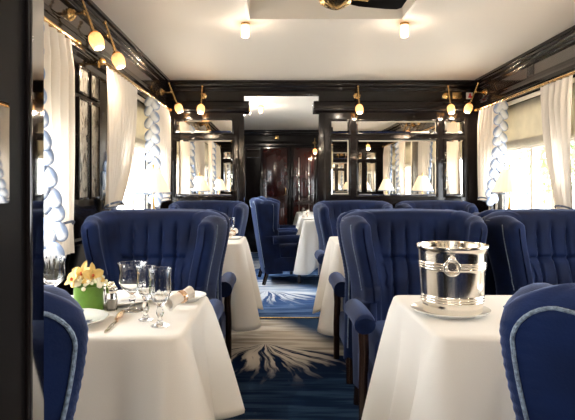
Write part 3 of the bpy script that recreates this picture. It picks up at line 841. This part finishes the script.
# dark posy at the far table
po = empty('flower_vase', 'small posy of pale flowers on the nearer table through the doorway', 'flowers', (0.48, 6.32, TZ+0.0005))
MB().lathe([(0, 0), (0.02, 0), (0.026, 0.03), (0.018, 0.06), (0.022, 0.075), (0.016, 0.07), (0, 0.02)], 16).build('vase', M['silver'], po)
b = MB()
for k in range(40):
    a = rnd.uniform(0, 6.28); q = rnd.uniform(0, 0.04); b.ball((q*cos(a), q*sin(a), 0.085+rnd.uniform(0, 0.06)), 0.009, 6, 4)
b.build('blossoms', M['whiteflower'], po)['kind'] = 'stuff'
po2 = empty('flower_vase', 'dark leafy arrangement on the further table at the end of the car', 'flowers', (0.40, 8.35, TZ+0.0005))
MB().lathe([(0, 0), (0.04, 0), (0.05, 0.02), (0.03, 0.08), (0.035, 0.09), (0.0, 0.08)], 16).build('vase', M['leg'], po2)
b = MB()
for k in range(70):
    a = rnd.uniform(0, 6.28); q = 0.11*sqrt(rnd.random()); b.ball((q*cos(a), q*sin(a), 0.12+rnd.uniform(0, 0.10)*(1-q*5)), 0.018, 6, 4, (1, 1, 0.6))
b.build('foliage', M['vent'], po2)['kind'] = 'stuff'

# ------------------------------------------------------------------ curtains
rodp = None
def curtain_rod(xw, sg, ya, yb, label):
    t = empty('curtain_rod', label, 'curtain rod', (xw + sg*0.085, (ya+yb)/2, 1.795), 0, 'brass curtain rods'); h = (yb-ya)/2
    MB().tube([(0, -h, 0), (0, h, 0)], 0.0095, 12).build('rod', M['brass'], t)
    for s in (-1, 1):
        MB().lathe([(0.0095, 0), (0.015, 0.006), (0.015, 0.012), (0.010, 0.018), (0.017, 0.03), (0.012, 0.045), (0, 0.05)], 14, (0, s*(h-0.0), 0), 'y').build('finial', M['brass'], t) if s > 0 else \
        MB().lathe([(0.0095, 0), (0.015, -0.006), (0.015, -0.012), (0.010, -0.018), (0.017, -0.03), (0.012, -0.045), (0, -0.05)], 14, (0, s*h, 0), 'y').build('finial', M['brass'], t)
        MB().tube([(-sg*0.085, s*(h-0.06), 0.0), (-sg*0.03, s*(h-0.06), 0.0), (0, s*(h-0.06), 0.0)], 0.007, 8).lathe([(0.022, 0), (0.022, 0.006), (0.01, 0.012)], 14, (-sg*0.047, s*(h-0.06), 0), 'x').build('bracket', M['brass'], t)
    return t
def curtain(xw, sg, ya, yb, tie, label, zb=0.80, ztie=0.97, tieout=0.0, fold=1):
    """hangs from the rod between ya (outer end) and yb (leading edge), swept towards ya at the tie"""
    rx = xw + sg*0.085; zt = 1.782
    t = empty('curtain', label, 'curtain', (rx, ya, zt), 0, 'cream curtains')
    NA, NZ = 110, 34; W = yb-ya; nf = max(5, int(abs(W)/0.075)); rows = []; lead = []
    for k in range(NZ+1):
        z = zt + (zb-zt)*k/NZ; q = (zt-z)/(zt-ztie)
        if q <= 1: wf = 1-(1-tie)*q**2.2; am = 0.026*(1-0.3*q)
        else: e = (z-zb)/(ztie-zb); wf = tie + 0.10*(1-e)**0.7; am = 0.016+0.012*(1-e)
        row = []
        for i in range(NA+1):
            a = i/NA
            d = am*sin(2*pi*nf*a + 0.8*sin(3*a+q)) + 0.008*sin(5*a+3*q)
            d *= min(1, 0.35+q*4)
            row.append((sg*(d*0.8 + tieout*max(0, q-0.6)), W*wf*a + 0.004*sin(2*pi*nf*a*2), z-zt))
        rows.append(row); lead.append((row[-1], q))
    o = MB().grid(rows).build('drape', M['curtain'], t, angle=80)
    # tie-back
    zz = ztie-zt; ww = W*tie
    MB().tube([(sg*0.036*cos(2*pi*i/20) + sg*tieout*0.3, ww/2 + (abs(ww)/2)*sin(2*pi*i/20)*(1 if W > 0 else -1), zz+0.02*cos(2*pi*i/20)) for i in range(21)], 0.006, 8, cap=False).build('tieback', M['tassel'], t)
    # scalloped shell border down the leading edge
    cols = []; b = MB(); n = 0
    L = [Vector(p) for p, q in lead]; step = 0.043; dist = 0; acc = 0.0; k = 0
    sd = 1 if W > 0 else -1
    for i in range(1, len(L)):
        dist += (L[i]-L[i-1]).length
        while acc <= dist:
            alt = 0.021*(1 if k % 2 else -1); front = fold > 0
            c = L[i] + (Vector((sg*(0.006+alt), sd*0.004, 0)) if front else Vector((-sg*0.03, -sd*0.034 + alt, 0))); k += 1; acc += step
            rot = Matrix.Rotation(radians((30 if k % 2 else -30)*sg), 3, 'Y' if front else 'X'); v0 = len(b.v)
            b.ball(c, 1.0, 14, 12, (0.036, 0.018, 0.048) if front else (0.016, 0.044, 0.050), rot)
            for j in range(v0, len(b.v)):
                p = rot.inverted() @ (Vector(b.v[j]) - c); px = p.x if front else p.y; rr = sqrt((px/0.036)**2 + (p.z/0.048)**2); ow = px/0.036*sg*(-1 if k % 2 else 1) if front else 0
                w = min(1, max(0, (rr-0.80)/0.14, (ow-0.40)/0.25)); w = w*w*(3-2*w)
                s1 = 0.5+0.5*sin(atan2(p.z, px)*10); base = 0.78-0.12*s1*min(1, rr*1.5)
                cols.append(tuple(base*(1-w)*f + w*g for f, g in zip((0.98, 1.0, 1.02), (0.22, 0.29, 0.44))))
    b.build('shell_border', M['trimcol'], t, cols=cols)
    return t
for sd, xw, sg in (('left', XL, 1), ('right', XR, -1)):
    curtain_rod(xw, sg, 1.02, 2.66, 'brass curtain rod over the front window on the %s wall' % sd)
    curtain_rod(xw, sg, 3.08, 4.98, 'brass curtain rod over the middle window on the %s wall' % sd)
curtain(XL, 1, 2.59, 2.15, 0.42, 'cream curtain with blue shell border next to the dark jamb on the left', ztie=0.93)
curtain(XR, -1, 2.59, 2.19, 0.42, 'cream curtain at the far side of the front right window', ztie=0.93)
curtain(XL, 1, 1.08, 1.5, 0.42, 'cream curtain at the near side of the front left window', fold=-1.6)
curtain(XR, -1, 1.08, 1.5, 0.42, 'cream curtain at the near side of the front right window', fold=-1.6)
curtain(XL, 1, 3.14, 3.84, 0.36, 'wide cream curtain tied back beside the etched panels on the left wall', fold=-1.6, zb=0.995, ztie=1.0)
curtain(XR, -1, 3.38, 3.80, 0.45, 'cream curtain at the right edge of view, near side of the window', fold=-1.6)
curtain(XL, 1, 4.93, 4.27, 0.80, 'cream curtain with blue shell border beside the left partition mirror', zb=0.995, ztie=1.0)
curtain(XR, -1, 4.93, 4.46, 0.55, 'cream curtain with blue shell border behind the right table lamp', zb=0.995, ztie=1.0)
# loose hanging tie cord at the left front curtain
# roman blinds
def blind(xw, sg, y0, y1, label):
    x = xw - sg*0.020; rows = []
    zs = [(1.785, 0), (1.62, 0.0), (1.50, 0.004), (1.47, 0.018), (1.44, 0.004), (1.475, 0.022), (1.445, 0.026), (1.425, 0.010), (1.42, 0.004)]
    for z, o in zs: rows.append([(x + sg*o, y0+(y1-y0)*i/10, z) for i in range(11)])
    ob = MB().grid(rows).build('roman_blind', M['blind'], angle=50)
    m = ob.modifiers.new('cloth', 'SOLIDIFY'); m.thickness = 0.002
    return tag(ob, label, 'blind', 'roman blinds')
for sd, xw, sg in (('left', XL, 1), ('right', XR, -1)):
    blind(xw, sg, 1.13, 2.64, 'beige roman blind in the front window on the %s wall' % sd)
    blind(xw, sg, 3.48, 4.90, 'beige half-drawn roman blind in the middle window on the %s wall' % sd)

# ------------------------------------------------------------------ sconces
SC = None
def make_sconce(label, loc, rz):
    """origin on the frieze surface; local +y points out from the wall"""
    t = empty('wall_sconce', label, 'wall lamp', loc, rz, 'brass wall sconces')
    MB().lathe([(0, 0), (0.030, 0), (0.033, 0.004), (0.026, 0.010), (0.030, 0.014), (0.018, 0.022), (0.022, 0.028), (0.013, 0.034), (0, 0.036)], 20, (0, 0, 0), 'y', wave=lambda a, i: 1+0.06*cos(8*a)).build('rosette', M['brass'], t)
    MB().tube([(0, 0.03, 0), (0, 0.055, -0.003), (0, 0.085, 0.0)], lambda q: 0.008, 10).ball((0, 0.088, 0), 0.014, 10, 8).build('bracket', M['brass'], t)
    top, bot = Vector((0, 0.070, 0.075)), Vector((0, 0.142, -0.103)); N = 60
    MB().tube([top.lerp(bot, i/N) for i in range(N+1)], lambda q: (0.0085+0.0022*sin(q*60))*(0.75+0.25*q), 10).ball(top, 0.011, 8, 6).build('arm', M['brass'], t)
    q = (bot-top).normalized().to_track_quat('Z', 'Y')
    def place(o): o.rotation_mode = 'QUATERNION'; o.rotation_quaternion = q; o.location = bot; return o
    place(MB().lathe([(0.0, -0.012), (0.011, -0.012), (0.022, 0.0), (0.024, 0.006), (0.018, 0.010), (0, 0.010)], 18).build('socket_cup', M['brass'], t))
    prof = [(0.017, 0.004), (0.030, 0.016), (0.035, 0.034), (0.0345, 0.055), (0.030, 0.074), (0.0255, 0.086), (0.0235, 0.086), (0.028, 0.073), (0.0325, 0.055), (0.033, 0.034), (0.028, 0.018), (0.016, 0.006)]
    s = MB().lathe(prof, 32, wave=lambda a, i: 1+0.03*cos(8*a)); s.f = [f for f in s.f if len(f) == 4]
    place(s.build('lamp_shade', M['tulip'], t, angle=80))
    bb = place(MB().ball((0, 0, 0.052), 0.017, 10, 8, (1, 1, 1.3)).build('light_bulb', M['dimbulb'], t))
    p = bot + (bot-top).normalized()*0.088
    point('sconce_light', p, 3.4, (1.0, 0.80, 0.58), 0.018, t)
    return t
zf = 1.955
sc = make_sconce('brass sconce with glowing tulip shade on the left wall, nearest and largest', (XL+0.006, 2.79, zf+0.01), -pi/2-0.32)
dup(sc, 'brass sconce with glowing tulip shade on the left wall, second from the front', (XL+0.006, 3.17, zf), -pi/2-0.32)
dup(sc, 'brass sconce with tulip shade on the left wall close to the partition corner', (XL+0.006, 4.99, zf), -pi/2)
dup(sc, 'brass sconce with tulip shade on the partition above the left mirror', (-0.685, YB-0.001, zf), pi)
dup(sc, 'brass sconce with tulip shade on the partition right of the doorway', (0.742, YB-0.001, zf), pi)
dup(sc, 'brass sconce with tulip shade on the partition beside the small brass plate', (1.567, YB-0.001, zf), pi)
dup(sc, 'brass sconce with tulip shade on the right wall close to the partition corner', (XR-0.006, 4.99, zf), pi/2)
dup(sc, 'brass sconce on the right wall pier, nearer', (XR-0.006, 2.74, zf), pi/2)
dup(sc, 'brass sconce on the right wall pier, further', (XR-0.006, 3.08, zf), pi/2)
dup(sc, 'brass sconce on the near partition at left', (-0.685, YN+0.001, zf), 0)
dup(sc, 'brass sconce on the near partition right of its opening', (0.742, YN+0.001, zf), 0)
dup(sc, 'brass sconce on the near partition far right', (1.567, YN+0.001, zf), 0)
dup(sc, 'small distant brass sconce on the end wall seen through the doorway', (0.64, YE-0.031, 1.86), pi)

# ------------------------------------------------------------------ ceiling lights, fan, small fittings
def make_clight(label, loc):
    t = empty('ceiling_light', label, 'ceiling light', loc, 0, 'small frosted ceiling lights')
    MB().lathe([(0, 0), (0.026, 0), (0.027, -0.006), (0.022, -0.012), (0, -0.012)], 20).build('cap', M['brass'], t)
    s = MB().lathe([(0.022, -0.010), (0.025, -0.016), (0.026, -0.045), (0.024, -0.078), (0.019, -0.084), (0.018, -0.083), (0.0225, -0.076), (0.0245, -0.045), (0.0235, -0.018), (0.021, -0.012)], 24)
    s.f = [f for f in s.f if len(f) == 4]; s.build('glass_shade', M['frost'], t)
    MB().ball((0, 0, -0.062), 0.015, 10, 8, (1, 1, 1.2)).build('light_bulb', M['bulb'], t)
    point('ceiling_bulb', (0, 0, -0.095), 1.6, (1.0, 0.88, 0.74), 0.018, t)
    return t
cl = make_clight('small frosted ceiling light left of the ceiling recess corner', (-0.19, 3.36, ZC))
dup(cl, 'small frosted ceiling light right of the ceiling recess corner', (0.765, 3.36, ZC))
w1 = dup(cl, 'small ceiling light seen through the top of the doorway, nearer and higher', (-0.19, 5.95, ZC))
w2 = dup(cl, 'small ceiling light seen through the top of the doorway, further and lower', (-0.195, 6.75, ZC))
dup(cl, 'small ceiling light at the near left of the ceiling recess', (-0.19, 0.80, ZC))
dup(cl, 'small ceiling light at the near right of the ceiling recess', (0.765, 0.80, ZC))
v1 = dup(cl, 'small ceiling light in the vestibule behind', (-0.19, -0.7, ZC))
v2 = dup(cl, 'small ceiling light in the vestibule behind, right side', (0.765, -0.7, ZC))
for v in (v1, v2, w1, w2):
    for q in v.children:
        if q.type == 'LIGHT': q.data = q.data.copy(); q.data.energy = 12 if v in (v1, v2) else 6.5

fan = empty('ceiling_fan', 'black-bladed ceiling fan with fluted brass hub at top of picture', 'ceiling fan', (0.29, 2.76, ZC+0.11), radians(9))
MB().lathe([(0, 0), (0.06, 0), (0.065, -0.01), (0.03, -0.03), (0.02, -0.05), (0.02, -0.09), (0, -0.09)], 24).build('mount', M['brass'], fan)
MB().lathe([(q, w-0.078) for q, w in [(0.0, -0.03), (0.055, -0.035), (0.082, -0.06), (0.086, -0.085), (0.075, -0.11), (0.056, -0.124), (0.030, -0.136), (0.014, -0.142), (0, -0.143)]], 48, wave=lambda a, i: 1+0.03*cos(16*a)).build('hub', M['brass'], fan)
for k in range(2):
    a = k*pi; rows = []
    b = MB(); R = Matrix.Rotation(a, 3, 'Z') @ Matrix.Rotation(radians(-13), 3, 'X')
    for zz in (-0.003, 0.003):
        pass
    prof = [(0.09, 0.060), (0.14, 0.075), (0.28, 0.085), (0.345, 0.083), (0.365, 0.066)]
    top = [(x, w) for x, w in prof] + [(x, -w) for x, w in prof[::-1]]; n = len(top)
    vs = [tuple(R @ Vector((x, y, z)) + Vector((0, 0, -0.155))) for z in (-0.004, 0.004) for x, y in top]
    b.add(vs, [tuple(range(n)), tuple(range(n, 2*n))[::-1]] + [(i, (i+1) % n, n+(i+1) % n, n+i) for i in range(n)])
    bl = b.build('fan_blade', M['dull'], fan, smooth=False)
    MB().add([tuple(R @ Vector(p) + Vector((0, 0, -0.155))) for p in [(0.07, -0.012, -0.008), (0.17, -0.02, -0.008), (0.17, 0.02, -0.008), (0.07, 0.012, -0.008), (0.07, -0.012, -0.004), (0.17, -0.02, -0.004), (0.17, 0.02, -0.004), (0.07, 0.012, -0.004)]],
             [(0, 1, 2, 3), (4, 5, 6, 7), (0, 1, 5, 4), (1, 2, 6, 5), (2, 3, 7, 6), (3, 0, 4, 7)]).build('blade_iron', M['brass'], bl, smooth=False)

o = MB().box(1.625, 1.715, YB-0.016, YB-0.0005, 1.925, 1.985, 0.004).build('brass_plate', M['brass'])
tag(o, 'small rectangular brass plate on the partition between two right sconces', 'plaque')
al = empty('alarm_handle', 'small red and white alarm pull in the right corner under the cornice', 'alarm', (1.785, YB-0.0005, 1.955))
MB().box(-0.030, 0.030, -0.012, 0, -0.03, 0.03, 0.004).build('back_plate', M['china'], al)
MB().tube([(-0.018, -0.028, -0.012), (0.0, -0.034, -0.018), (0.018, -0.028, -0.012)], 0.008, 8).box(-0.006, 0.006, -0.03, -0.01, -0.012, 0.02, 0.002).build('pull', M['red'], al)
vt = empty('air_vent', 'small square louvred vent on the right wall frieze', 'vent', (XR-0.0065, 4.12, 1.96))
b = MB()
for k in range(6): b.box(-0.006, 0, -0.045, 0.045, -0.030+k*0.0105, -0.024+k*0.0105, 0.001, 1)
b.build('louvre', M['vent'], vt)
MB().box(-0.004, 0, -0.052, -0.046, -0.036, 0.038).box(-0.004, 0, 0.046, 0.052, -0.036, 0.038).build('vent_frame', M['vent'], vt)

# ------------------------------------------------------------------ outside
struct('ground', MB().box(-14, 14, -6, 16, -1.2, -0.95), M['ground'], smooth=False)
def tree(x, y, h, r, label, seed):
    rn = random.Random(seed); t = empty('tree', label, 'tree', (x, y, -0.95), 0, 'trees outside')
    MB().tube([(0, 0, 0), (0.05, 0, h*0.4), (0, 0.05, h*0.8)], lambda q: 0.12*(1-0.6*q), 10).build('trunk', M['bark'], t)
    b = MB()
    for k in range(900):
        a = rn.uniform(0, 6.28); u = rn.uniform(-1, 1); rr = r*rn.random()**0.4*(0.8+0.3*sin(3*a)*u)
        c = Vector((rr*sqrt(1-u*u)*cos(a), rr*sqrt(1-u*u)*sin(a), h*0.68+rr*u*1.1)); s = rn.uniform(0.05, 0.11)
        q = Vector((rn.uniform(-1, 1), rn.uniform(-1, 1), rn.uniform(0, 1))).to_track_quat('Z', 'X').to_matrix()
        b.add([c+q@Vector(p)*s for p in ((-1, 0, 0), (0, -0.45, 0.1), (1, 0, 0), (0, 0.45, 0.1))], [(0, 1, 2, 3)])
    b.build('crown', M['leaf'], t, smooth=False)
tree(6.4, 13.0, 4.2, 1.1, 'pale green tree beyond the right window', 2)
tree(-7.5, 12.5, 4.0, 1.2, 'green tree beyond the left window', 5)

# ------------------------------------------------------------------ camera, world
cam = bpy.data.cameras.new('camera'); co = bpy.data.objects.new('camera', cam); C.objects.link(co)
co.location = (0, 0, 1.10); co.rotation_euler = (radians(90), 0, 0)
cam.sensor_width = 36; cam.lens = 560/575*36; cam.shift_x = 10.5/575; cam.shift_y = -22/575
cam.clip_start = 0.05
S.camera = co
wd_ = bpy.data.worlds.new('overcast'); S.world = wd_; wd_.use_nodes = True
wd_.node_tree.nodes['Background'].inputs[0].default_value = (0.93, 0.97, 1.0, 1)
wd_.node_tree.nodes['Background'].inputs[1].default_value = 9.0
S.view_settings.view_transform = 'Standard'; S.view_settings.look = 'None'; S.view_settings.gamma = 1
S.view_settings.exposure = 0.95
S.cycles.use_denoising = True
S.cycles.max_bounces = 10; S.cycles.diffuse_bounces = 5; S.cycles.glossy_bounces = 6
S.cycles.transparent_max_bounces = 12; S.cycles.transmission_bounces = 8
S.cycles.sample_clamp_indirect = 6
